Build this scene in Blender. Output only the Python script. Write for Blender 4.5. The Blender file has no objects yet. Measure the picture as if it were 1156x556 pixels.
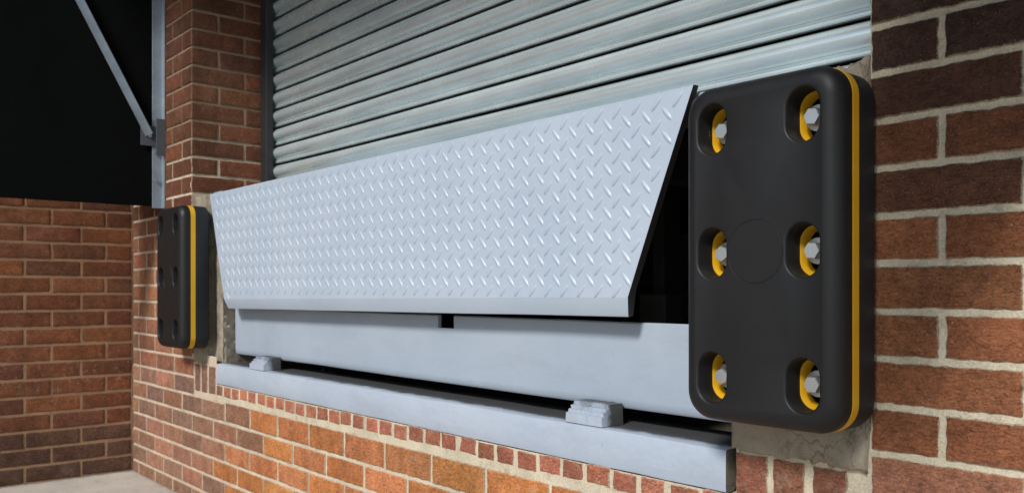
import bpy, bmesh, math, random
from mathutils import Vector, noise
from math import radians as R, pi, sin, cos
random.seed(7)
scn = bpy.context.scene
COL = scn.collection

# ------------------------------------------------------------------ helpers
def link(o, parent=None):
    COL.objects.link(o)
    if parent: o.parent = parent
    return o

def tag(o, label=None, cat=None, group=None, kind=None):
    if label: o['label'] = label
    if cat: o['category'] = cat
    if group: o['group'] = group
    if kind: o['kind'] = kind
    return o

def mesh_obj(name, V, F, mats, parent=None, fmat=None, smooth=False, attrs=None, loc=None):
    me = bpy.data.meshes.new(name)
    me.from_pydata([tuple(v) for v in V], [], F)
    for m in (mats if isinstance(mats, (list, tuple)) else [mats]): me.materials.append(m)
    if fmat: me.polygons.foreach_set('material_index', fmat)
    me.polygons.foreach_set('use_smooth', [smooth]*len(F))
    if attrs:
        for nm, (typ, data) in attrs.items():
            a = me.attributes.new(nm, typ, 'POINT')
            if typ == 'FLOAT_COLOR': a.data.foreach_set('color', [c for d in data for c in d])
            else: a.data.foreach_set('value', data)
    me.update()
    o = bpy.data.objects.new(name, me)
    if loc: o.location = loc
    return link(o, parent)

def bm_obj(name, bm, mat, parent=None, smooth=False, angle=None, loc=None):
    bmesh.ops.recalc_face_normals(bm, faces=bm.faces)
    me = bpy.data.meshes.new(name)
    bm.to_mesh(me); bm.free()
    for m in (mat if isinstance(mat, (list, tuple)) else [mat]): me.materials.append(m)
    if smooth:
        me.polygons.foreach_set('use_smooth', [True]*len(me.polygons))
        me.set_sharp_from_angle(angle=R(angle or 35))
    o = bpy.data.objects.new(name, me)
    if loc: o.location = loc
    return link(o, parent)

def empty(name, loc=(0, 0, 0)):
    o = bpy.data.objects.new(name, None); o.location = loc; o.empty_display_size = .1
    return link(o)

def box(bm, x0, x1, y0, y1, z0, z1, bev=0.0, seg=2):
    r = bmesh.ops.create_cube(bm, size=1.0)
    vs = r['verts']
    for v in vs:
        v.co = Vector((x0 + (v.co.x+.5)*(x1-x0), y0 + (v.co.y+.5)*(y1-y0), z0 + (v.co.z+.5)*(z1-z0)))
    if bev:
        es = list({e for v in vs for e in v.link_edges})
        bmesh.ops.bevel(bm, geom=es, offset=bev, segments=seg, affect='EDGES', profile=.5)

def cyl(bm, c, r, axis, depth, n=24, r2=None):
    from mathutils import Matrix
    rot = Vector((0, 0, 1)).rotation_difference(Vector(axis)).to_matrix().to_4x4()
    M = Matrix.Translation(Vector(c)) @ rot
    bmesh.ops.create_cone(bm, cap_ends=True, segments=n, radius1=r, radius2=r if r2 is None else r2, depth=depth, matrix=M)

def prism(bm, poly, axis, a0, a1):
    """poly of 2D points extruded along axis ('x': points are (y,z); 'y': points are (x,z))."""
    def P(p, a): return (a, p[0], p[1]) if axis == 'x' else (p[0], a, p[1])
    A = [bm.verts.new(P(p, a0)) for p in poly]; B = [bm.verts.new(P(p, a1)) for p in poly]
    n = len(poly)
    bm.faces.new(A); bm.faces.new(list(reversed(B)))
    for i in range(n): bm.faces.new((A[i], A[(i+1) % n], B[(i+1) % n], B[i]))

# ------------------------------------------------------------------ materials
class NT:
    def __init__(s, name):
        s.m = bpy.data.materials.new(name); s.m.use_nodes = True
        s.t = s.m.node_tree; s.b = s.t.nodes['Principled BSDF']
        s.tc = s.t.nodes.new('ShaderNodeTexCoord')
    def n(s, typ, ins=None, **kw):
        nd = s.t.nodes.new(typ)
        for k, v in kw.items(): setattr(nd, k, v)
        for k, v in (ins or {}).items(): s.set(nd.inputs[k], v)
        return nd
    def set(s, sock, v):
        if isinstance(v, bpy.types.NodeSocket): s.t.links.new(v, sock)
        else: sock.default_value = v
    def coord(s, scale=(1, 1, 1), rot=(0, 0, 0)):
        return s.n('ShaderNodeMapping', {'Vector': s.tc.outputs['Object'], 'Scale': scale, 'Rotation': rot}).outputs[0]
    def noise(s, scale, detail=4, rough=.55, sc=(1, 1, 1), dist=0.0):
        return s.n('ShaderNodeTexNoise', {'Vector': s.coord(sc), 'Scale': scale, 'Detail': detail, 'Roughness': rough, 'Distortion': dist}).outputs['Fac']
    def ramp(s, fac, a, b, lo=0.0, hi=1.0):
        return s.n('ShaderNodeMapRange', {'Value': fac, 'From Min': a, 'From Max': b, 'To Min': lo, 'To Max': hi}, clamp=True).outputs[0]
    def math(s, op, a, b=0.0, clamp=False):
        return s.n('ShaderNodeMath', {0: a, 1: b}, operation=op, use_clamp=clamp).outputs[0]
    def mix(s, fac, a, b, mode='MIX'):
        nd = s.n('ShaderNodeMix', data_type='RGBA', blend_type=mode)
        s.set(nd.inputs[0], fac); s.set(nd.inputs[6], a); s.set(nd.inputs[7], b)
        return nd.outputs[2]
    def attr(s, name):
        return s.n('ShaderNodeAttribute', attribute_name=name)
    def bump(s, h, strength, dist, prev=None):
        nd = s.n('ShaderNodeBump', {'Height': h, 'Strength': strength, 'Distance': dist})
        if prev is not None: s.t.links.new(prev, nd.inputs['Normal'])
        return nd.outputs[0]
    def out(s, **kw):
        for k, v in kw.items():
            k = {'Base': 'Base Color', 'Rough': 'Roughness', 'Spec': 'Specular IOR Level', 'Metal': 'Metallic', 'Normal': 'Normal'}[k]
            s.set(s.b.inputs[k], v)
        return s.m

def c4(r, g, b): return (r, g, b, 1)

def mat_brick():
    s = NT('brick_face')
    col = s.attr('tint').outputs['Color']; edge = s.attr('edge').outputs['Fac']
    mort = s.attr('joint').outputs['Color']
    big = s.noise(22, 4, .6); fine = s.noise(240, 3, .6); grain = s.noise(90, 5, .65, (1, 1, 2.6))
    v = s.math('ADD', s.ramp(big, .3, .7, .72, 1.18), s.ramp(fine, .25, .75, -.22, .22))
    base = s.mix(1.0, col, s.n('ShaderNodeCombineColor', {0: v, 1: v, 2: v}).outputs[0], 'MULTIPLY')
    drag = s.noise(105, 7, .74, (1, 1, 1.9), .9)
    dk = s.ramp(drag, .36, .56, .50, 1.10)
    base = s.mix(1.0, base, s.n('ShaderNodeCombineColor', {0: dk, 1: dk, 2: dk}).outputs[0], 'MULTIPLY')
    # dark pits and pale specks
    pit = s.ramp(s.noise(330, 2, .5), .66, .72)
    base = s.mix(s.math('MULTIPLY', pit, .75), base, c4(.02, .012, .009))
    spk = s.ramp(s.noise(410, 1, .5), .73, .77)
    base = s.mix(s.math('MULTIPLY', spk, .55), base, c4(.62, .55, .46))
    # mortar smeared over the arrises
    sm = s.math('ADD', edge, s.math('ADD', s.math('MULTIPLY', s.noise(130, 4, .7), -.004), s.math('MULTIPLY', s.noise(520, 3, .7), -.006)))
    smear = s.ramp(sm, -.0044, -.0030, .85, 0)
    base = s.mix(smear, base, mort)
    # thin lime bloom in patches
    bloom = s.math('MULTIPLY', s.ramp(s.noise(5.5, 5, .65), .54, .74), .13)
    base = s.mix(bloom, base, c4(.42, .33, .28))
    wz = s.n('ShaderNodeSeparateXYZ', {0: s.tc.outputs['Object']}).outputs[2]
    lime = s.math('MULTIPLY', s.ramp(s.noise(38, 6, .75), .55, .72, 0, .5), s.ramp(wz, .30, .46, .25, 1.0))
    lime = s.math('MULTIPLY', lime, s.ramp(wz, .62, .52, .12, 1.0))
    base = s.mix(lime, base, c4(.58, .45, .34))
    st = s.ramp(s.noise(1.6, 6, .68, (1, 1, .55)), .50, .70, 1.0, .62)
    base = s.mix(1.0, base, s.n('ShaderNodeCombineColor', {0: st, 1: st, 2: st}).outputs[0], 'MULTIPLY')
    n1 = s.bump(s.math('ADD', drag, s.math('MULTIPLY', grain, .5)), 1.0, .0075)
    n2 = s.bump(s.noise(420, 3, .6), .8, .0016, n1)
    n3 = s.bump(s.math('MULTIPLY', pit, -1.0), .6, .0014, n2)
    return s.out(Base=base, Rough=.88, Spec=.25, Normal=n3)

def mat_mortar():
    s = NT('mortar')
    col = s.attr('tint').outputs['Color']
    v = s.math('ADD', s.ramp(s.noise(9, 4), .3, .7, .8, 1.12), s.ramp(s.noise(260, 3), .3, .7, -.18, .18))
    base = s.mix(1.0, col, s.n('ShaderNodeCombineColor', {0: v, 1: v, 2: v}).outputs[0], 'MULTIPLY')
    base = s.mix(s.ramp(s.noise(24, 6, .75), .52, .70, 0, .6), base, c4(.20, .155, .11))
    base = s.mix(s.ramp(s.noise(480, 2, .6), .62, .70, 0, .6), base, c4(.13, .105, .08))
    n1 = s.bump(s.noise(160, 5, .7), .8, .003)
    return s.out(Base=base, Rough=.95, Spec=.15, Normal=n1)

def mat_concrete(name, a, b, dirt):
    s = NT(name)
    base = s.mix(s.ramp(s.noise(7, 6, .65), .3, .7), a, b)
    base = s.mix(s.ramp(s.noise(28, 6, .7), .52, .72, 0, .6), base, dirt)
    base = s.mix(s.ramp(s.noise(300, 2, .6), .62, .72, 0, .5), base, c4(.05, .045, .04))
    cr = s.n('ShaderNodeTexVoronoi', {'Vector': s.n('ShaderNodeMix', {0: .12}, data_type='VECTOR').outputs[1], 'Scale': 6.0}, feature='DISTANCE_TO_EDGE')
    mx = cr.inputs['Vector'].links[0].from_node
    s.t.links.new(s.tc.outputs['Object'], mx.inputs[4]); s.t.links.new(s.n('ShaderNodeTexNoise', {'Scale': 4.0, 'Detail': 6.0}).outputs['Color'], mx.inputs[5])
    crack = s.ramp(cr.outputs['Distance'], .0, .012, .55, 0)
    base = s.mix(crack, base, c4(.05, .04, .03))
    n1 = s.bump(s.noise(45, 6, .7), .6, .006)
    n2 = s.bump(s.noise(350, 3, .6), .5, .0015, n1)
    return s.out(Base=base, Rough=.93, Spec=.2, Normal=n2)

def mat_paint(name, a, b, rough, wave=.35, dirt=0.0, rust=0.0, gap=False):
    s = NT(name)
    base = s.mix(s.ramp(s.noise(3.2, 5, .6), .3, .7), a, b)
    if dirt:
        d = s.ramp(s.noise(14, 6, .72, (.35, 1, 1)), .50, .72, 0, dirt)
        base = s.mix(d, base, c4(.10, .095, .09))
        d2 = s.ramp(s.noise(60, 4, .7, (1, 1, .25)), .62, .75, 0, dirt)
        base = s.mix(d2, base, c4(.13, .12, .115))
    if rust:
        r_ = s.math('MAXIMUM', s.ramp(s.noise(90, 4, .7), .69, .72, 0, rust), s.ramp(s.noise(210, 3, .7), .72, .75, 0, rust))
        sc_ = s.ramp(s.noise(120, 3, .6, (.05, 1, 1.6), .3), .68, .72, 0, .12)
        base = s.mix(sc_, base, c4(.60, .63, .66))
        base = s.mix(r_, base, c4(.10, .05, .03))
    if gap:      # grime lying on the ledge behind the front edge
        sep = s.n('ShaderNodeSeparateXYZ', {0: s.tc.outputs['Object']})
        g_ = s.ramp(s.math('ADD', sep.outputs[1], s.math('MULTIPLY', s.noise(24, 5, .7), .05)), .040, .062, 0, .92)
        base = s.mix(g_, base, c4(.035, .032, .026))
    n1 = s.bump(s.noise(34, 3, .5), wave, .0022)
    n2 = s.bump(s.noise(210, 4, .6), wave*.8, .0008, n1)
    rg = s.ramp(s.noise(18, 4), .3, .7, rough-.06, rough+.08)
    return s.out(Base=base, Rough=rg, Spec=.5, Normal=n2)

def mat_galv(name, a, b, metal, rough, streak=.5):
    s = NT(name)
    base = s.mix(s.ramp(s.noise(5, 6, .7, (.35, 1, 2.5)), .32, .7), a, b)
    d = s.ramp(s.noise(8, 4, .6, (.2, 1, 3)), .55, .75, 0, streak)
    base = s.mix(d, base, c4(.27, .26, .235))
    mot = s.ramp(s.noise(16, 3, .5, (.4, 1, 1.6)), .35, .7, .93, 1.04)
    base = s.mix(1.0, base, s.n('ShaderNodeCombineColor', {0: mot, 1: mot, 2: mot}).outputs[0], 'MULTIPLY')
    rg = s.math('ADD', s.ramp(s.noise(9, 3, .5), .3, .7, rough-.05, rough+.06), s.math('MULTIPLY', d, .25))
    n1 = s.bump(s.noise(24, 2, .5, (.2, 1, 1)), .08, .002)
    return s.out(Base=base, Rough=rg, Metal=metal, Normal=n1)

def mat_plain(name, col, rough, metal=0.0, spec=.5, bump=0.0, bs=300, var=.08):
    s = NT(name)
    v = s.ramp(s.noise(12, 5, .65), .3, .7, 1-var, 1+var)
    base = s.mix(1.0, col, s.n('ShaderNodeCombineColor', {0: v, 1: v, 2: v}).outputs[0], 'MULTIPLY')
    kw = dict(Base=base, Rough=s.ramp(s.noise(40, 4), .3, .7, rough-.04, rough+.06), Metal=metal, Spec=spec)
    if bump: kw['Normal'] = s.bump(s.noise(bs, 3, .6), bump, .0008)
    return s.out(**kw)

def mat_ground():
    s = NT('concrete_ground')
    base = s.mix(s.ramp(s.noise(2.2, 7, .65), .3, .7), c4(.38, .34, .285), c4(.54, .495, .43))
    base = s.mix(s.ramp(s.noise(13, 6, .7), .55, .75, 0, .6), base, c4(.14, .12, .10))
    base = s.mix(s.ramp(s.noise(200, 3, .6), .62, .74, 0, .5), base, c4(.09, .08, .07))
    sep = s.n('ShaderNodeSeparateXYZ', {0: s.tc.outputs['Object']})
    ft = s.ramp(s.math('ADD', sep.outputs[1], s.math('MULTIPLY', s.noise(18, 6, .75), .09)), .020, .055, 0, .75)
    fx = s.ramp(s.math('SUBTRACT', sep.outputs[0], s.math('MULTIPLY', s.noise(18, 6, .75), .09)), -4.325, -4.30, .75, 0)
    base = s.mix(s.math('MAXIMUM', ft, fx), base, c4(.10, .085, .065))
    n1 = s.bump(s.noise(40, 6, .7), .5, .006)
    return s.out(Base=base, Rough=.9, Spec=.25, Normal=n1)

M_brick = mat_brick(); M_mortar = mat_mortar()
M_conc = mat_concrete('weathered_concrete', c4(.33, .28, .21), c4(.19, .16, .12), c4(.10, .08, .06))
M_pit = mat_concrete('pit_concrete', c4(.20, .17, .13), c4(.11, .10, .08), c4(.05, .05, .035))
M_lip = mat_paint('lip_paint', c4(.345, .405, .475), c4(.39, .445, .51), .34, .30, 0, .0)
M_apron = mat_paint('apron_paint', c4(.285, .335, .395), c4(.325, .375, .43), .42, .30, .12, .35)
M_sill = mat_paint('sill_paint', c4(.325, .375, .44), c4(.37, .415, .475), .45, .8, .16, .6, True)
M_shutter = mat_galv('galvanised_slats', c4(.58, .66, .66), c4(.72, .80, .80), .58, .25, .22)
M_galv = mat_galv('galvanised_frame', c4(.27, .32, .37), c4(.35, .40, .44), .5, .45, .15)
M_guide = mat_plain('dark_guide_steel', c4(.018, .018, .019), .5, 0, .4, .2)
M_curtain = mat_plain('black_curtain_fabric', c4(.0024, .0028, .0028), .75, 0, .06, .3, 900, .25)
M_rubber = mat_plain('black_rubber', c4(.0088, .0088, .0090), .50, 0, .32, .10, 700, .06)
M_rubber2 = mat_plain('black_rubber_back', c4(.0125, .0135, .0155), .58, 0, .4, .10, 700, .06)
M_yellow = mat_plain('yellow_rubber', c4(.60, .325, .008), .42, 0, .5, .06, 500, .04)
M_zinc = mat_plain('zinc_bolt', c4(.50, .50, .50), .34, .8, .5, .1, 300, .1)
M_brk = mat_plain('dull_bracket_steel', c4(.09, .10, .115), .55, .3, .4, .2)
M_dark = mat_plain('dark_steel', c4(.035, .032, .03), .6, .2, .4, .3)

# ------------------------------------------------------------------ brickwork
class Wall:
    """Collects bricks (slot 0) and mortar (slot 1) of ONE wall in one mesh."""
    def __init__(s):
        s.V, s.F, s.fm, s.tint, s.edge, s.joint, s.k = [], [], [], [], [], [], 0
    def add(s, P, tint, edge, joint):
        s.V.append(P); s.tint.append(tint); s.edge.append(edge); s.joint.append(joint)
        return len(s.V)-1
    def brick(s, fr, a0, b0, w, h, col, jcol, step=.012, proud=.0045, rough=1.0, back=.012):
        s.k += 1; sd = Vector((s.k*3.17, s.k*1.31, s.k*.77))
        r = .0038
        def axis(L):
            n = max(2, int(round((L-2*r)/step)))
            return [0, r*.45, r] + [r+(L-2*r)*i/n for i in range(1, n)] + [L-r, L-r*.45, L]
        A, B = axis(w), axis(h)
        tilt = random.uniform(-.0012, .0012); off = random.uniform(-.0012, .0012)
        c = (col[0], col[1], col[2], 1); j = (jcol[0], jcol[1], jcol[2], 1)
        idx = []
        for ib, b in enumerate(B):
            row = []
            for ia, a in enumerate(A):
                e = min(a, w-a, b, h-b)
                k = max(0, 1-e/r)
                o = proud + off + tilt*(a/w-.5)*2 - r*(1-math.sqrt(max(0, 1-k*k)))*.85
                p = Vector((a0+a, b0+b, 0))
                aa, bb = a, b
                q = p*55 + sd
                fall = max(0, 1-e/.012)
                nz = noise.noise(q)*.55 + noise.noise(q*2.7)*.45
                if fall > 0:      # ragged arrises
                    m = .0022*rough*fall
                    aa += noise.noise(q*1.3+Vector((9, 0, 0)))*m*1.4; bb += noise.noise(q*1.3+Vector((0, 9, 0)))*m*1.2
                    o -= abs(nz)*.0022*rough*fall
                o += nz*.0010*rough
                row.append(s.add(fr(a0+aa, b0+bb, o), c, e, j))
            idx.append(row)
        for ib in range(len(B)-1):
            for ia in range(len(A)-1):
                s.F.append((idx[ib][ia], idx[ib][ia+1], idx[ib+1][ia+1], idx[ib+1][ia])); s.fm.append(0)
        ring = idx[0][:-1] + [rw[-1] for rw in idx[:-1]] + idx[-1][:0:-1] + [rw[0] for rw in idx[:0:-1]]
        bk = []
        for i in ring:
            # find parametric position again from stored point by pushing it back along the wall normal
            bk.append(s.add(fr.push(s.V[i], back), c, 0, j))
        n = len(ring)
        for i in range(n):
            s.F.append((ring[i], bk[i], bk[(i+1) % n], ring[(i+1) % n])); s.fm.append(0)
    def sheet(s, fr, a0, a1, b0, b1, jcol, step=.06, amp=.0, out=0.0):
        na, nb = max(1, int((a1-a0)/step)), max(1, int((b1-b0)/step))
        ids = []
        for ib in range(nb+1):
            row = []
            for ia in range(na+1):
                a = a0+(a1-a0)*ia/na; b = b0+(b1-b0)*ib/nb
                o = out
                if amp:
                    q = Vector((a*95, b*95, 4.2)); o += (noise.noise(q)*.6+noise.noise(q*2.3)*.4)*amp
                jc = jcol(a, b) if callable(jcol) else jcol
                row.append(s.add(fr(a, b, o), (jc[0], jc[1], jc[2], 1), 0, (jc[0], jc[1], jc[2], 1)))
            ids.append(row)
        for ib in range(nb):
            for ia in range(na):
                s.F.append((ids[ib][ia], ids[ib][ia+1], ids[ib+1][ia+1], ids[ib+1][ia])); s.fm.append(1)
    def core(s, x0, x1, y0, y1, z0, z1, jcol):
        c = (jcol[0], jcol[1], jcol[2], 1)
        i = [s.add(Vector((x, y, z)), c, 0, c) for z in (z0, z1) for y in (y0, y1) for x in (x0, x1)]
        for f in ((0, 2, 3, 1), (4, 5, 7, 6), (0, 1, 5, 4), (2, 6, 7, 3), (0, 4, 6, 2), (1, 3, 7, 5)):
            s.F.append(tuple(i[k] for k in f)); s.fm.append(1)
    def build(s, name):
        o = mesh_obj(name, s.V, s.F, [M_brick, M_mortar], None, s.fm, True,
                     {'tint': ('FLOAT_COLOR', s.tint), 'edge': ('FLOAT', s.edge), 'joint': ('FLOAT_COLOR', s.joint)})
        o.data.set_sharp_from_angle(angle=R(60))
        return o

class Frame:
    def __init__(s, o, a, b, n): s.o, s.a, s.b, s.nrm = Vector(o), Vector(a), Vector(b), Vector(n)
    def __call__(s, a, b, out): return s.o + s.a*a + s.b*b + s.nrm*out
    def push(s, p, d): return p - s.nrm*d

XL, XR = -3.525, -.653        # reveals of the loading bay opening
PL, PR = -3.265, -.902        # pit side walls
XC = -4.293                   # inner corner with the left wall
FRONT = Frame((0, 0, 0), (1, 0, 0), (0, 0, 1), (0, -1, 0))

def vary(c, v=.16, hue=.05):
    k = random.uniform(1-v, 1+v)
    return tuple(max(.004, x*k*random.uniform(1-hue, 1+hue)) for x in c)

CREAM = (.53, .46, .335); TAN = (.22, .145, .092); PALE = (.52, .42, .31)
J = .010
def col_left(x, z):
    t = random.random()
    if z > 1.15: c = random.choice([(.175, .064, .030), (.15, .056, .028), (.195, .072, .033)])  # upper pier: its shade is put into the darker brick tint
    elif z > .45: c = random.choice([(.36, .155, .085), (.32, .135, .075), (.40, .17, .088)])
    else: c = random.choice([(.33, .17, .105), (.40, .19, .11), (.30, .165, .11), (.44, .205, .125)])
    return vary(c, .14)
def col_span(x, z):
    c = random.choice([(.64, .24, .075), (.58, .21, .068), (.68, .275, .088), (.53, .195, .075), (.64, .245, .10)])
    if x < -3.0 and random.random() < .4: c = (.36, .165, .09)
    return vary(c, .15)
def col_right(x, z):  # upper courses darker: shade from above put into the brick tint
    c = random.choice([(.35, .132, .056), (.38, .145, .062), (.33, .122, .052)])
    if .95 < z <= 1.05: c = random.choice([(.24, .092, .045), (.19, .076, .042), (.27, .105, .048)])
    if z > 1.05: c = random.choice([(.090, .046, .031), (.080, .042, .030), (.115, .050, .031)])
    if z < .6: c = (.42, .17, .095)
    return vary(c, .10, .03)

W = Wall()
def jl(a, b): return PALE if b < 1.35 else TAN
# ---- left section X<XL, courses .055+.075k
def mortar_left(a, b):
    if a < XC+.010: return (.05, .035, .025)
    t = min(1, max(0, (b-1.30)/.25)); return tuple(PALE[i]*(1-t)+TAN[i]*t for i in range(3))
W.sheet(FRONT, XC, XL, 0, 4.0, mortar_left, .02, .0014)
zs = [-.02] + [.055+.075*k for k in range(53)]
for k, z in enumerate(zs[:-1]):
    if z > 3.9: break
    z1 = zs[k+1]; h = z1-z-J
    if .54 < z1 <= .59: continue_row = True
    odd = k % 2
    # courses run from the pier corner (or on into the spandrel) towards the inner corner
    low = z1 < .44
    rowlock = .425 < z < .51
    x = XL - .0005
    if low: x = -3.30 + (.1125 if odd else 0)
    if rowlock: x = -3.50
    first = .1025 if odd else .215
    if low: first = .215
    first = first if not rowlock else .215
    while x > XC+.012:
        wd = first; first = .215
        x0 = max(XC+.011, x-wd)
        jc = mortar_left(max(x0, XC+.02), z)
        if x-x0 > .02:
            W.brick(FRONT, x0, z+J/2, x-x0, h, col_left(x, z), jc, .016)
        x = x0-J
# ---- reveal of the left pier (faces +X), behind the guide
RV = Frame((XL, 0, 0), (0, 1, 0), (0, 0, 1), (1, 0, 0))
W.sheet(RV, 0.0, .46, 1.2, 4.0, mortar_left, .02, .001)
for k, z in enumerate(zs[:-1]):
    if z < 1.2 or z > 3.9: continue
    odd = k % 2; y = -.003; first = .219 if odd else .1065
    while y < .30:
        W.brick(RV, y, z+J/2, first, .065, col_left(-3.5, z), mortar_left(0, z), .014)
        y += first+J; first = .215
W.core(XC-.30, XL-.0065, .02, .46, 0, 4.0, TAN)
# ---- spandrel below the sill
def mortar_span(a, b):
    return CREAM if a > -3.2 else PALE
W.sheet(FRONT, XL, XR, 0, .494, mortar_span, .012, .0018)
for k in range(6):
    z0 = -.02+.075*k if k else 0.0
    z0 = [-.02, .055, .130, .205, .280, .355][k]
    top = .443 if k == 5 else z0+.075
    h = top-z0-J
    x = -3.30 + J + (.1125 if k % 2 else 0) 
    while x < XR-.02:
        w = min(.215, XR-.004-x)
        if w > .03:
            W.brick(FRONT, x, z0+J/2, w, h-(.006 if k == 5 else 0), col_span(x, z0), mortar_span(x, z0), .010 if x > -2.6 else .015)
        x += .225
# brick-on-edge course right under the sill, ending each side below the bumpers
W.sheet(FRONT, XL+.0, PL-.002, .495, .600, PALE, .02, .0015)
W.sheet(FRONT, PR+.002, XR, .495, .640, CREAM, .012, .0015)
x = -3.49
while x < XR-.02:
    top = .492 if PL-.02 < x < PR-.02 else (.560 if x < -3 else .572)
    w = .063 if x < -3.2 or x > -.95 else .065
    w = min(w, XR-.006-x)
    c = vary((.52, .185, .105), .16) if PL < x < PR-.03 else (vary((.26, .13, .09), .12) if x < -3 else vary((.34, .14, .08), .10))
    w *= random.uniform(.88, 1.05)
    if w > .03: W.brick(FRONT, x, .453+random.uniform(-.002, .004) if top < .5 else (.452 if x < -3 else .456), w, top-(.453 if top < .5 else (.452 if x < -3 else .456)), c, mortar_span(x, .5), .008 if x > -2 else .012, .003)
    x += .074
W.core(XL-.0065, XR+.0065, .02, .46, 0, .494, PALE)
W.core(XL-.0065, PL-.002, .038, .46, .494, 1.20, PALE)
W.core(PR+.002, XR+.0065, .038, .46, .494, 1.20, PALE)
# ---- right pier, courses .608+.0733k
W.sheet(FRONT, XR, .30, .45, 1.75, CREAM, .0045, .0022)
W.sheet(FRONT, XR, .30, 0, .45, CREAM, .02, .0015)
W.sheet(FRONT, XR, .30, 1.75, 4.0, CREAM, .02, .0015)
W.sheet(FRONT, .30, 3.2, 0, 4.0, CREAM, .06, .0015)
RL = Frame((XR, 0, 0), (0, -1, 0), (0, 0, 1), (-1, 0, 0))
for k in range(-8, 46):
    z0 = .608+.0733*k
    z = z0+.0052; h = .0733-.0102
    if z+h > 3.99: break
    if z < .005: z, h = .006, z0+.0733-.0054-.006
    odd = (k % 2 == 0)     # header at the corner in even courses
    x = XR + .002; first = .1015 if (k % 2 == 0) else .2145
    vis = .45 < z0 < 1.40
    while x < 3.15:
        w = first; first = .2145
        st = (.0035 if x < -.1 and vis else (.012 if x < .6 else .03))
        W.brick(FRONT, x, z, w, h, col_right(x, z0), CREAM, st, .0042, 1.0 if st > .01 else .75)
        x += w+J+.0005
    if z0 > 1.2:
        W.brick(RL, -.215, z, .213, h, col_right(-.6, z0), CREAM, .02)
W.core(XR+.0065, 3.2, .02, .46, 0, 4.0, CREAM)
wall = W.build('brick_wall')
tag(wall, 'long red brick wall around the loading bay, orange below the sill and dark at the right edge', 'brick wall')

# concrete blocks cast beside the pit, behind the bumpers
def rough_pad(name, x0, x1, z0, z1, y, seed, mat, rag=.012, slope=0.0, step_x=None):
    nx, nz = int((x1-x0)/.006), int((z1-z0)/.006)
    V, F = [], []
    for j in range(nz+1):
        for i in range(nx+1):
            a, b = i/nx, j/nz
            x, z = x0+(x1-x0)*a, z0+(z1-z0)*b
            q = Vector((x*26+seed, z*26, seed))
            e = min(a*(x1-x0), (1-a)*(x1-x0), b*(z1-z0), (1-b)*(z1-z0))
            f = max(0, 1-e/.03)
            xx = x + noise.noise(q)*rag*.3*f; zz = z + (.55*noise.noise(q*.8+Vector((5, 5, 0)))+.45*noise.noise(q*2.7)+.35*noise.noise(q*6.1)+.3*noise.noise(q*14))*rag*f
            zz -= slope*(1-a)*b*1.0
            o = y + (.034*min(1, max(0, (x-step_x)/.006)) if step_x is not None else 0) - .004*(noise.noise(q*.6)+.5*noise.noise(q*2)) + .004*max(0, 1-e/.010)**2
            V.append((xx, o, zz))
    for j in range(nz):
        for i in range(nx):
            a = j*(nx+1)+i; F.append((a, a+1, a+nx+2, a+nx+1))
    ring = [i for i in range(nx+1)] + [(j+1)*(nx+1)-1 for j in range(1, nz+1)] + [nz*(nx+1)+i for i in range(nx-1, -1, -1)] + [j*(nx+1) for j in range(nz-1, 0, -1)]
    n0 = len(V)
    for i in ring: V.append((V[i][0], .039, V[i][2]))
    n = len(ring)
    for i in range(n): F.append((ring[i], n0+i, n0+(i+1) % n, ring[(i+1) % n]))
    return mesh_obj(name, V, F, mat, wall, smooth=True)
rough_pad('concrete_pad', PR-.006, XR-.002, .578, 1.222, -.010, 3.3, M_conc, slope=.035)['label'] = 'cracked grey concrete patch behind the near bumper'
rough_pad('concrete_pad', XL+.040, PL-.001, .568, 1.232, -.010, 8.1, M_conc, step_x=-3.365)['label'] = 'pale concrete patch behind the far bumper'

# ---- left wall, running towards the camera (faces +X)
L = Wall()
LW = Frame((XC, 0, 0), (0, -1, 0), (0, 0, 1), (1, 0, 0))
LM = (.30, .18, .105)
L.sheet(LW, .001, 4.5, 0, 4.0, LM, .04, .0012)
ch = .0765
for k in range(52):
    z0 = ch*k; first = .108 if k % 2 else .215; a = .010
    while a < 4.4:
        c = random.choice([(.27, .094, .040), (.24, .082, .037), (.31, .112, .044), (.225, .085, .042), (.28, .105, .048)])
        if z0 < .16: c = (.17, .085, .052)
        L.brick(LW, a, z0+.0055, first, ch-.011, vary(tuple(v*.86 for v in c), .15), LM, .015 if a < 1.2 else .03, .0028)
        a += first+J; first = .220
L.core(XC-.30, XC-.016, -4.5, .0, 0, 4.0, LM)
lw = L.build('brick_wall')
tag(lw, 'shaded dark brown brick wall at the far left below the black curtain', 'brick wall')

# ------------------------------------------------------------------ ground
G = 400
def ground():
    bm = bmesh.new()
    xs = [-G, -30, -6, -3, 0, 3, 30, G]; ys = [-G, -30, -6, -3, -1, .0, .47, 30, G]
    g = [[bm.verts.new((x, y, 0)) for x in xs] for y in ys]
    for j in range(len(ys)-1):
        for i in range(len(xs)-1): bm.faces.new((g[j][i], g[j][i+1], g[j+1][i+1], g[j+1][i]))
    return bm_obj('ground', bm, mat_ground())
tag(ground(), 'stained pale concrete yard floor', kind='structure')

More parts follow.
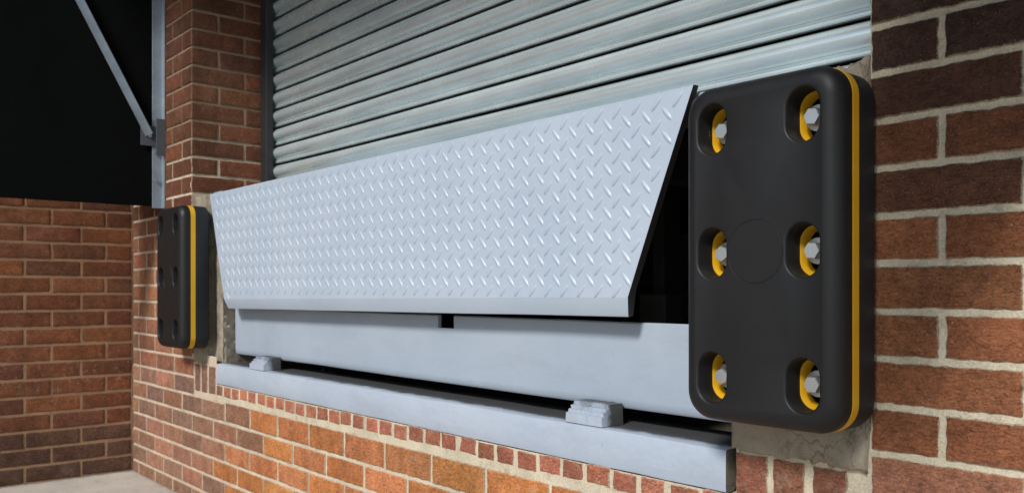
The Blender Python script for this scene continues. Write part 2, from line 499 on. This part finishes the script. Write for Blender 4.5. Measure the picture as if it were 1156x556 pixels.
# ------------------------------------------------------------------ dock pit
pit = empty('dock_pit', (0, 0, 0))
tag(pit, 'mossy concrete pit behind the raised tread plate, side wall showing beside the far bumper', 'pit')
def rough_wall_x(x, y0, y1, z0, z1, sgn, seed):
    ny, nz = int((y1-y0)/.012), int((z1-z0)/.012); V, F = [], []
    for j in range(nz+1):
        for i in range(ny+1):
            y, z = y0+(y1-y0)*i/ny, z0+(z1-z0)*j/nz
            q = Vector((y*40, z*30, seed)); V.append((x+sgn*.005*(noise.noise(q)+.6*noise.noise(q*2.5)), y, z))
    for j in range(nz):
        for i in range(ny):
            a = j*(ny+1)+i; F.append((a, a+1, a+ny+2, a+ny+1))
    return V, F
def pit_mesh():
    V, F = rough_wall_x(PL, .024, 1.8, .50, 1.235, 1, 2.0)
    V2, F2 = rough_wall_x(PR, .024, 1.8, .50, 1.235, -1, 6.0)
    n = len(V); V += V2; F += [tuple(i+n for i in f) for f in F2]
    n = len(V)
    V += [(PL-.03, .16, .5), (PR+.03, .16, .5), (PR+.03, 1.82, .5), (PL-.03, 1.82, .5), (PL-.03, 1.80, .5), (PR+.03, 1.80, .5), (PR+.03, 1.80, 1.228), (PL-.03, 1.80, 1.228)]
    F += [(n, n+1, n+2, n+3), (n+4, n+5, n+6, n+7)]
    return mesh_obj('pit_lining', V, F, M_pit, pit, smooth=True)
pit_mesh()
for x0, x1 in ((XL+.002, PL-.004), (PR+.004, XR-.002)):
    bm = bmesh.new(); box(bm, x0, x1, .042, 1.9, 1.1765, 1.198)
    bm_obj('floor_edge', bm, M_conc, pit)
for x0, x1 in ((PL-.085, PL-.002),):
    bm = bmesh.new(); box(bm, x0, x1, .020, .5, 1.236, 1.244, .002)
    bm_obj('curb_angle', bm, M_sill, pit)

# ------------------------------------------------------------------ steel sill with two stop blocks
sill = None
def make_sill():
    x0, x1 = PL+.001, PR-.019
    n = 120; prof = [(.16, .575), (.030, .5745), (.004, .5738), (.0002, .5725), (-.0012, .570), (-.0025, .53), (-.0020, .499), (-.0008, .4965), (.002, .4957), (.019, .4955)]
    V, F = [], []
    for i in range(n+1):
        x = x0+(x1-x0)*i/n
        for (y, z) in prof:
            q = Vector((x*9, y*14, z*20)); d = noise.noise(q)*.0016+noise.noise(q*4)*.0005
            V.append((x, y + (d*.7 if y < .02 else 0), z + d*.7))
    m = len(prof)
    for i in range(n):
        for j in range(m-1): F.append((i*m+j, i*m+j+1, (i+1)*m+j+1, (i+1)*m+j))
    F.append(tuple(range(m))); F.append(tuple(n*m+j for j in range(m-1, -1, -1)))
    fm = [0]*(len(F)-2)+[1, 1]  # darker end caps: dirt and the shade of the end gap as colour
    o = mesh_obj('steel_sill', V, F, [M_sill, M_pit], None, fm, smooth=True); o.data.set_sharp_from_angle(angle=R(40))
    return tag(o, 'long grey painted steel channel beam along the bottom of the loading bay', 'sill')
sill = make_sill()
def stop_block(x0, x1, seed):
    prof = [(.002, .0), (.0022, .0185), (.0090, .0192), (.0085, .0255), (.0170, .0262), (.0160, .0325), (.0250, .0332), (.0245, .0400), (.034, .0410), (.068, .0405), (.068, .0)]
    n = 26; V, F = [], []; m = len(prof)
    for i in range(n+1):
        t = i/n
        for j, (y, z) in enumerate(prof):
            sh = (z*.10 + (.003 if j in (3, 4, 7) else 0))*(1-2*t)       # upper layers step in at both ends
            x = x0+(x1-x0)*t + sh*.6
            q = Vector((x*170+seed, (j//2)*1.7, seed)); d = noise.noise(q)*.0016+noise.noise(q*.3)*.0012
            V.append((x, y + (d if 0 < j < 9 else 0),   .5755 + z*1.08 + (d if 1 < j < 10 else 0)))
    for i in range(n):
        for j in range(m): F.append((i*m+j, i*m+(j+1) % m, (i+1)*m+(j+1) % m, (i+1)*m+j))
    F.append(tuple(range(m))); F.append(tuple(n*m+j for j in range(m-1, -1, -1)))
    o = mesh_obj('stop_block', V, F, M_sill, sill, smooth=True); o.data.set_sharp_from_angle(angle=R(12))
stop_block(-1.338, -1.230, 1.0); stop_block(-2.970, -2.855, 5.0)

# ------------------------------------------------------------------ dock leveller
lev = empty('dock_leveller', ((PL+PR)/2, .1, .5))
LO = Vector(lev.location)
tag(lev, 'grey steel dock leveller with raised tread plate lip hanging over its smooth front apron', 'dock leveller')
def shift(o): o.location = -LO; return o
def make_lip():
    yf, th = .004, .016
    # outline (x, z)
    TL, TR = (-3.348, 1.236), (-.998, 1.244)
    BL1, BR1 = (-3.206, .824), (-1.160, .846)
    BL, BR = (-3.184, .788), (-1.167, .806)
    V, F = [], []
    NX, rows = 90, [0, .004, .25, .5, .75, 1.0]
    def row(pl, pr, y):
        ids = []
        for i in range(NX+1):
            t = i/NX; x = pl[0]+(pr[0]-pl[0])*t; z = pl[1]+(pr[1]-pl[1])*t
            q = Vector((x*2.2, z*3, .3)); V.append((x, y+noise.noise(q)*.0022, z + noise.noise(Vector((x*3, z, 7)))*.0012)); ids.append(len(V)-1)
        return ids
    lerp = lambda a, b, t: (a[0]+(b[0]-a[0])*t, a[1]+(b[1]-a[1])*t)
    R_ = [row(TL, TR, yf+th), row(TL, TR, yf+.002)]
    for t in (.004, .2, .4, .6, .8, .985): R_.append(row(lerp(TL, BL1, t), lerp(TR, BR1, t), yf))
    R_.append(row(BL1, BR1, yf)); crease = len(R_)
    R_.append(row(BL1, BR1, yf+.00005)); R_.append(row(lerp(BL1, BL, .93), lerp(BR1, BR, .93), yf+.0085))
    R_.append(row(BL, BR, yf+.0105)); R_.append(row((BL[0], BL[1]+.001), (BR[0], BR[1]+.001), yf+.024))
    R_.append(row(lerp(TL, BL1, .97), lerp(TR, BR1, .97), yf+th+.003))
    for k_, (a, b) in enumerate(zip(R_, R_[1:] + R_[:1])):
        if k_ == crease-1: continue       # split edge keeps the bevel crease crisp
        for i in range(NX): F.append((a[i], b[i], b[i+1], a[i+1]))
    ncap = len(F); F.append(tuple(r[0] for r in R_)); F.append(tuple(r[NX] for r in reversed(R_)))
    # raised tread lugs
    def inside(x, z, m):
        t = (TR[1]-z)/(TR[1]-BR1[1])
        return TL[0]+(BL1[0]-TL[0])*t+m < x < TR[0]+(BR1[0]-TR[0])*t-m and BL1[1]+(BR1[1]-BL1[1])*(x-BL1[0])/(BR1[0]-BL1[0])+m*.9 < z < 1.240-m*.6
    px, pz = .0515, .0455
    def lug(cx, cz, ang):
        n0 = len(V); Ls, wd, hh = .0192, .0053, .0028
        seg = 8; ca, sa = cos(ang), sin(ang)
        yb = yf + noise.noise(Vector((cx*2.2, cz*3, .3)))*.0022
        for i in range(seg+1):
            t = -1+2*i/seg; half = wd*math.sqrt(max(0, 1-abs(t)**2.2))+.0003
            hgt = hh*(1-abs(t)**3)*.95+.0001
            for (u, o) in ((-1, -.0006), (-.62, .72), (0, 1), (.62, .72), (1, -.0006)):
                l, w = t*Ls, u*half
                V.append((cx+l*ca-w*sa, yb - (o*hgt if o > 0 else o), cz+l*sa+w*ca))
        for i in range(seg):
            for j in range(4):
                a = n0+i*5+j; F.append((a, a+1, a+6, a+5))
    nx = int(2.4/px)+2; nz = 11
    for i in range(nx):
        for j in range(nz):
            x, z = -1.035-i*px, 1.222-j*pz
            if inside(x, z, .012): lug(x, z, R(47))
            x2, z2 = x-px/2, z-pz/2
            if inside(x2, z2, .012): lug(x2, z2, R(-49))
    fm = [0]*len(F); fm[ncap] = fm[ncap+1] = 1
    o = mesh_obj('lip', V, F, [M_lip, M_dark], lev, fm, smooth=True); o.data.set_sharp_from_angle(angle=R(50))
    return shift(o)
make_lip()
def make_apron():
    x0, x1, z0, z1, y, th = PL+.003, PR-.010, .603, .792, .072, .012
    sx0, sx1, sz = -1.908, -1.836, .757
    V, F = [], []
    N = 100
    xs = sorted(set([x0+(x1-x0)*i/N for i in range(N+1)] + [sx0, sx1]))
    zz = [z0+.006, z0+.012, .63, .68, .72, sz, z1-.003, z1]
    yy = [.006, .0012, 0, 0, 0, 0, 0, .003]
    yback = y+th
    def P(x, z, dy):
        q = Vector((x*2.5, z*6, 3)); return (x, y+dy+noise.noise(q)*.0018, z+noise.noise(Vector((x*4, 2, z)))*.0012)
    grid = []
    for z, dy in zip(zz, yy): grid.append([len(V)+i for i in range(len(xs))]); V.extend(P(x, z, dy) for x in xs)
    back = []
    for z in zz: back.append([len(V)+i for i in range(len(xs))]); V.extend((x, yback, z) for x in xs)
    nz = len(zz)
    def hole(i, j): return j >= 5 and sx0-1e-6 <= (xs[i]+xs[i+1])/2 <= sx1+1e-6
    for j in range(nz-1):
        for i in range(len(xs)-1):
            if hole(i, j): continue
            F.append((grid[j][i], grid[j][i+1], grid[j+1][i+1], grid[j+1][i])); F.append((back[j][i], back[j+1][i], back[j+1][i+1], back[j][i+1]))
    for i in range(len(xs)-1):
        F.append((grid[0][i], back[0][i], back[0][i+1], grid[0][i+1]))
        if not hole(i, nz-2): F.append((grid[-1][i], grid[-1][i+1], back[-1][i+1], back[-1][i]))
    for j in range(nz-1):
        for i in (0, len(xs)-1): F.append((grid[j][i], grid[j+1][i], back[j+1][i], back[j][i]))
    for xv in (sx0, sx1):
        i = xs.index(xv)
        for j in range(5, nz-1): F.append((grid[j][i], grid[j+1][i], back[j+1][i], back[j][i]))
    i0, i1 = xs.index(sx0), xs.index(sx1)
    for i in range(i0, i1): F.append((grid[5][i], grid[5][i+1], back[5][i+1], back[5][i]))
    o = mesh_obj('apron', V, F, M_apron, lev, smooth=True); o.data.set_sharp_from_angle(angle=R(40))
    return shift(o)
make_apron()
bm = bmesh.new(); box(bm, PL-.002, PR+.002, .030, 1.86, 1.222, 1.234, .002)
shift(bm_obj('deck_plate', bm, M_apron, lev))
bm = bmesh.new(); cyl(bm, ((PL+PR)/2, .030, 1.212), .014, (1, 0, 0), PR-PL-.16, 20)
shift(bm_obj('hinge_tube', bm, M_dark, lev, True))
bm = bmesh.new()
box(bm, -1.30, -1.225, .20, .26, .70, .852, .004); box(bm, -1.32, -1.285, .27, .33, .72, 1.222, .003)
shift(bm_obj('lip_support', bm, M_dark, lev))
bm = bmesh.new()
for k in range(4):
    x = PL+.35+k*.55; box(bm, x, x+.06, .12, 1.7, 1.10, 1.221, .003)
shift(bm_obj('deck_beam', bm, M_dark, lev))

# ------------------------------------------------------------------ roller shutter
sh = empty('roller_shutter', ((XL+XR)/2, .33, 1.24))
tag(sh, 'closed galvanised roller shutter of ribbed horizontal slats above the tread plate', 'roller shutter')
def make_curtain():
    x0, x1 = XL+.035, XR-.02
    p = .0787; zb = 1.2435
    prof = [(.030, -.0012), (.006, .0004)]
    for i in range(9):                       # rolled bead at the foot of each slat
        a = -pi/2 + pi*i/8; prof.append((-.0010-.0055*cos(a), .0064+.0054*sin(a)))
    prof += [(.0005, .0124), (-.0008, .0136), (-.0040, .0150), (-.0046, .0168), (-.0020, .0182)]
    for i in range(11):                      # broad convex face
        t = i/10; prof.append((-.0005-.0200*sin(pi*min(1, .05+t*.95))**.85, .0190+t*(.0702-.0190)))
    prof += [(.008, .0711), (.030, .0716)]
    N = 60; V, F = [], []
    pts = []
    for k in range(36):
        for (o, z) in prof: pts.append((o, zb+k*p+z, k))
    m = len(pts)
    for i in range(N+1):
        x = x0+(x1-x0)*i/N
        for (o, z, k) in pts:
            V.append((x, .345+o+noise.noise(Vector((x*1.8, k*3.1, 0)))*.0013, z+noise.noise(Vector((x*2.1, k*1.7, 5)))*.0009))
    for i in range(N):
        for j in range(m-1): F.append((i*m+j, (i+1)*m+j, (i+1)*m+j+1, i*m+j+1))
    lp = len(prof)
    fm = [1 if (j % lp) in (0, lp-1, lp-2, lp-3) else 0 for i in range(N) for j in range(m-1)]  # crevice faces use the dark material: shade between slats put into colour
    o = mesh_obj('curtain', V, F, [M_shutter, M_dark], sh, fm, smooth=True); o.data.set_sharp_from_angle(angle=R(70))
    o.location = -Vector(sh.location)
make_curtain()
for s_, xa in ((1, XL+.005), (-1, XR-.005)):
    bm = bmesh.new()
    a, b = sorted((xa, xa+s_*.058))
    box(bm, a, b, .292, .326, 1.225, 4.0, .004)
    a, b = sorted((xa, xa+s_*.020)); box(bm, a, b, .328, .42, 1.225, 4.0)
    bm_obj('guide_channel', bm, M_guide, sh, loc=-Vector(sh.location))
bm = bmesh.new(); box(bm, XL+.065, XR-.065, .335, .375, 1.238, 1.2425, .001)
bm_obj('bottom_bar', bm, M_galv, sh, loc=-Vector(sh.location))
# brick lintel zone above the opening is part of the wall
bm = bmesh.new(); box(bm, XL+.004, XR-.004, .03, .46, 3.62, 4.0)
bm_obj('lintel', bm, M_conc, wall)

# ------------------------------------------------------------------ dock shelter
ds = empty('dock_shelter', (-2.089, 0, 1.2))
DO = -Vector(ds.location)
tag(ds, 'black fabric dock shelter with galvanised corner post and diagonal brace at upper left', 'dock shelter')
def strut(bm, p, q, w, t, nrm):
    p, q, nrm = Vector(p), Vector(q), Vector(nrm).normalized()
    d = (q-p).normalized(); s_ = d.cross(nrm).normalized()
    vs = [bm.verts.new(c + s_*a*w/2 + nrm*b*t/2) for c in (p, q) for a, b in ((-1, -1), (1, -1), (1, 1), (-1, 1))]
    for f in ((3, 2, 1, 0), (4, 5, 6, 7), (0, 1, 5, 4), (1, 2, 6, 5), (2, 3, 7, 6), (3, 0, 4, 7)): bm.faces.new([vs[i] for i in f])
for s_, X in ((1, -3.874), (-1, -.304)):
    V, F = [], []                              # curtain: slightly billowed sheet with real thickness
    ny, nz = 40, 60
    for side in (0, 1):
        for j in range(nz+1):
            for i in range(ny+1):
                y = -.004-.95*i/ny; zb_ = 1.222 if s_ > 0 else 1.26; z = zb_+(3.622-zb_)*j/nz
                w = .006*sin(pi*i/ny)*noise.noise(Vector((y*4, z*1.5, X)))
                V.append((X - s_*(.006*side) + s_*w, y, z + (.003*noise.noise(Vector((y*5, 0, 1))) if j == 0 else 0)))
    K = (ny+1)*(nz+1)
    for side in (0, 1):
        for j in range(nz):
            for i in range(ny):
                a = side*K+j*(ny+1)+i; F.append((a, a+1, a+ny+2, a+ny+1))
    for i in range(ny): F.append((i, i+1, K+i+1, K+i)); b = nz*(ny+1)+i; F.append((b, b+1, K+b+1, K+b))
    for j in range(nz):
        for i in (0, ny): a = j*(ny+1)+i; F.append((a, a+ny+1, K+a+ny+1, K+a))
    o = mesh_obj('side_curtain', V, F, M_curtain, ds, smooth=True); o.location = DO; o.data.set_sharp_from_angle(angle=R(40))
    e = X + s_*.003
    bm = bmesh.new()
    a, b = sorted((e, e+s_*.005)); box(bm, a, b, -.048, -.010, 1.215, 3.62, .001)
    a, b = sorted((e, e+s_*.040)); box(bm, a, b, -.0098, -.0045, 1.215, 3.62, .001)
    bm_obj('corner_post', bm, M_galv, ds, loc=DO)
    bm = bmesh.new(); a, b = sorted((e, e+s_*.04)); box(bm, a, b, -.955, -.915, 1.23, 3.62, .002)
    bm_obj('front_post', bm, M_galv, ds, loc=DO)
    bm = bmesh.new()
    n_ = (s_, 0, 0)
    strut(bm, (e+s_*.012, -.066, 1.530), (e+s_*.012, -.90, 3.10), .027, .005, n_)
    d = Vector((0, -.834, 1.57)).normalized(); sd = d.cross(Vector(n_))*.012
    strut(bm, Vector((e+s_*.024, -.066, 1.530))+sd*s_, Vector((e+s_*.024, -.90, 3.10))+sd*s_, .004, .016, n_)
    bm_obj('brace', bm, M_galv, ds, loc=DO)
    bm = bmesh.new()
    a, b = sorted((e+s_*.0055, e+s_*.0095)); box(bm, a, b, -.098, -.022, 1.484, 1.572, .001)
    a, b = sorted((e+s_*.0412, e+s_*.046)); box(bm, a, b, -.044, -.0045, 1.44, 1.60, .001)
    br = bm_obj('bracket', bm, M_brk, ds, loc=DO)
    for (y, z) in ((-.060, 1.527), (-.034, 1.60), (-.034, 1.455), (-.034, 1.335)):
        bm = bmesh.new(); cyl(bm, (e+s_*.0125, y, z), .0085, (s_, 0, 0), .007, 6)
        bm_obj('bolt', bm, M_zinc, br)
bm = bmesh.new(); box(bm, -3.874+.004, -.304-.004, -.95, -.006, 3.626, 3.634)
bm_obj('head_curtain', bm, M_curtain, ds, loc=DO)
bm = bmesh.new(); box(bm, -3.874, -.304, -.968, -.960, 2.78, 3.634)
bm_obj('added_shade_curtain', bm, M_curtain, ds, loc=DO)  # unseen hanging curtain, added to shade the upper shutter and left pier

# ------------------------------------------------------------------ rubber bumpers
BW, BH, BR_, BD = .285, .555, .047, .112
def rrect(w, h, r, n=9):
    pts = []
    for cx, cz, a0 in ((w/2-r, h/2-r, 0), (-w/2+r, h/2-r, pi/2), (-w/2+r, -h/2+r, pi), (w/2-r, -h/2+r, 1.5*pi)):
        for i in range(n+1):
            a = a0+pi/2*i/n; pts.append((cx+r*cos(a), cz+r*sin(a)))
    return pts
def stadium(cx, cz, r, s_, n=14):
    pts = []
    for c, a0 in ((s_, 0), (-s_, pi)):
        for i in range(n+1):
            a = a0+pi*i/n; pts.append((cx+r*cos(a), cz+c+r*sin(a)))
    return pts
HOLES = [(sx*.0825, k*.205) for sx in (1, -1) for k in (1, 0, -1)]
HR, HS = .0275, .0135
def loop_verts(bm, pts, y): return [bm.verts.new((p[0], y, p[1])) for p in pts]
def bridge(bm, A, B):
    n = len(A)
    for i in range(n): bm.faces.new((A[i], A[(i+1) % n], B[(i+1) % n], B[i]))
def fill(bm, loops):
    es = []
    for Lp in loops:
        n = len(Lp)
        for i in range(n):
            e = bm.edges.get((Lp[i], Lp[(i+1) % n])) or bm.edges.new((Lp[i], Lp[(i+1) % n])); es.append(e)
    bmesh.ops.triangle_fill(bm, use_beauty=True, use_dissolve=False, edges=es, normal=(0, -1, 0))
def make_bumper(loc):
    root = empty('dock_bumper', loc)
    y1, y2 = -.0730, -.0545          # layer borders: front pad | yellow | back pad
    fil = .026
    # front pad
    bm = bmesh.new()
    loops = [loop_verts(bm, rrect(BW-.002, BH-.002, BR_-.001), y1), loop_verts(bm, rrect(BW, BH, BR_), y1-.0012)]
    for i in range(0, 9):
        a = pi/2*i/8; ins = fil*(1-cos(a)); loops.append(loop_verts(bm, rrect(BW-2*ins, BH-2*ins, BR_-ins*.75), -BD+fil*(1-sin(a))))
    for A, B in zip(loops, loops[1:]): bridge(bm, A, B)
    inner = []
    for (hx, hz) in HOLES:
        h0 = [loop_verts(bm, stadium(hx, hz, HR+d, HS), y) for d, y in ((.0042, -BD), (.0024, -BD+.0005), (.0008, -BD+.002), (0, -BD+.0046), (-.001, y1))]
        for A, B in zip(h0, h0[1:]): bridge(bm, A, B)
        inner.append(h0[0])
    # embossed ring in the middle of the face
    ring = [[(r*cos(2*pi*i/64), r*sin(2*pi*i/64)) for i in range(64)] for r in (.0515, .0509, .0501, .0495)]
    g = [loop_verts(bm, r, y) for r, y in zip(ring, (-BD, -BD+.0007, -BD+.0007, -BD))]
    for A, B in zip(g, g[1:]): bridge(bm, A, B)
    fill(bm, [loops[-1], g[0]] + inner); fill(bm, [g[3]])
    bm_obj('front_pad', bm, M_rubber, root, True, 30)
    # yellow layer: a plate with the same outline whose slots are a little smaller
    bm = bmesh.new()
    o0 = loop_verts(bm, rrect(BW+.001, BH+.001, BR_), y2-.0004); o1 = loop_verts(bm, rrect(BW+.001, BH+.001, BR_), y1+.0004)
    o2 = loop_verts(bm, rrect(BW-.004, BH-.004, BR_-.002), y1+.0002)
    bridge(bm, o0, o1); bridge(bm, o1, o2)
    inn = []
    for (hx, hz) in HOLES:
        h0 = [loop_verts(bm, stadium(hx, hz, HR-a, HS), y) for a, y in ((.0022, y1+.0002), (.0040, y1+.003), (.0065, y2-.006), (.0085, y2-.0004))]
        for A, B in zip(h0, h0[1:]): bridge(bm, A, B)
        inn.append(h0[0])
    fill(bm, [o2] + inn)
    bm_obj('yellow_band', bm, M_yellow, root, True, 40)
    # back pad, closed at the bottom of the slots
    bm = bmesh.new()
    b = [loop_verts(bm, rrect(BW-2*i_, BH-2*i_, BR_-i_), y) for i_, y in ((.004, -.001), (.0015, -.003), (0, -.007), (0, y2+.0012), (.0012, y2))]
    for A, B in zip(b, b[1:]): bridge(bm, A, B)
    fill(bm, [b[0]])
    inn = []
    for (hx, hz) in HOLES:
        h0 = loop_verts(bm, stadium(hx, hz, HR-.0092, HS), y2); h1 = loop_verts(bm, stadium(hx, hz, HR-.0092, HS), y2+.022)
        bridge(bm, h0, h1); fill(bm, [h1]); inn.append(h0)
    fill(bm, [b[-1]] + inn)
    bm_obj('back_pad', bm, M_rubber2, root, True, 40)
    for i, (hx, hz) in enumerate(HOLES):
        ang = random.uniform(0, 1)
        bm = bmesh.new()
        n = 6
        def hexl(r, y): return [bm.verts.new((hx+r*cos(ang+2*pi*k/n), y, hz+r*sin(ang+2*pi*k/n))) for k in range(n)]
        hx_ = [hexl(.0142, -.0620), hexl(.0142, -.0830), hexl(.0128, -.0858)]
        for A, B in zip(hx_, hx_[1:]): bridge(bm, A, B)
        bm.faces.new(hx_[-1]); bm.faces.new(list(reversed(hx_[0])))
        bt = bm_obj('bolt', bm, M_zinc, root)
        bm = bmesh.new(); cyl(bm, (hx, -.0640, hz), .0205, (0, 1, 0), .004, 28); cyl(bm, (hx, -.046, hz), .009, (0, 1, 0), .030, 16)
        bm_obj('washer', bm, M_zinc, bt, True, 40)
    return root
b1 = make_bumper((-.7805, -.012, .921))
def copy_tree(o, parent=None):
    c = o.copy(); COL.objects.link(c); c.parent = parent
    for ch_ in list(o.children): copy_tree(ch_, c)
    return c
b2 = copy_tree(b1); b2.location = (-3.452, -.012, .908)
tag(b1, 'near black rubber dock bumper with silver bolts in yellow slots, beside the right brick pier', 'dock bumper', 'rubber dock bumpers')
tag(b2, 'far black dock bumper with yellow side stripe and dark slots, left of the tread plate', 'dock bumper', 'rubber dock bumpers')

# ------------------------------------------------------------------ camera
cam = bpy.data.cameras.new('camera'); co = bpy.data.objects.new('camera', cam); COL.objects.link(co)
co.location = (0, -1.30, .862); co.rotation_euler = (R(90), 0, R(49.34))
cam.sensor_width = 36; cam.lens = 30.2; cam.shift_y = .0415; cam.clip_start = .02; cam.clip_end = 2000
cam.dof.use_dof = True; cam.dof.focus_distance = 1.6; cam.dof.aperture_fstop = 11
scn.camera = co

# ------------------------------------------------------------------ light
EL, AZ = 38, 20         # sun height; degrees to the right of straight out from the wall
sd = Vector((sin(R(AZ))*cos(R(EL)), -cos(R(AZ))*cos(R(EL)), sin(R(EL))))
sun = bpy.data.lights.new('sun', 'SUN'); so = bpy.data.objects.new('sun', sun); COL.objects.link(so)
so.rotation_euler = sd.to_track_quat('Z', 'Y').to_euler()
sun.energy = 2.8; sun.angle = R(11); sun.color = (1, .985, .965)
w = bpy.data.worlds.new('World'); scn.world = w; w.use_nodes = True
nt = w.node_tree; bg = nt.nodes['Background']
sky = nt.nodes.new('ShaderNodeTexSky'); sky.sky_type = 'NISHITA'; sky.sun_disc = False
sky.sun_elevation = R(EL); sky.sun_rotation = math.atan2(sd.x, sd.y)
sky.dust_density = .6; sky.air_density = 1.0; sky.ozone_density = 1.0
nt.links.new(sky.outputs[0], bg.inputs[0]); bg.inputs[1].default_value = .10
vs = scn.view_settings
vs.view_transform = 'Standard'; vs.look = 'None'; vs.gamma = 1; vs.use_curve_mapping = False; vs.exposure = .47
scn.cycles.max_bounces = 8
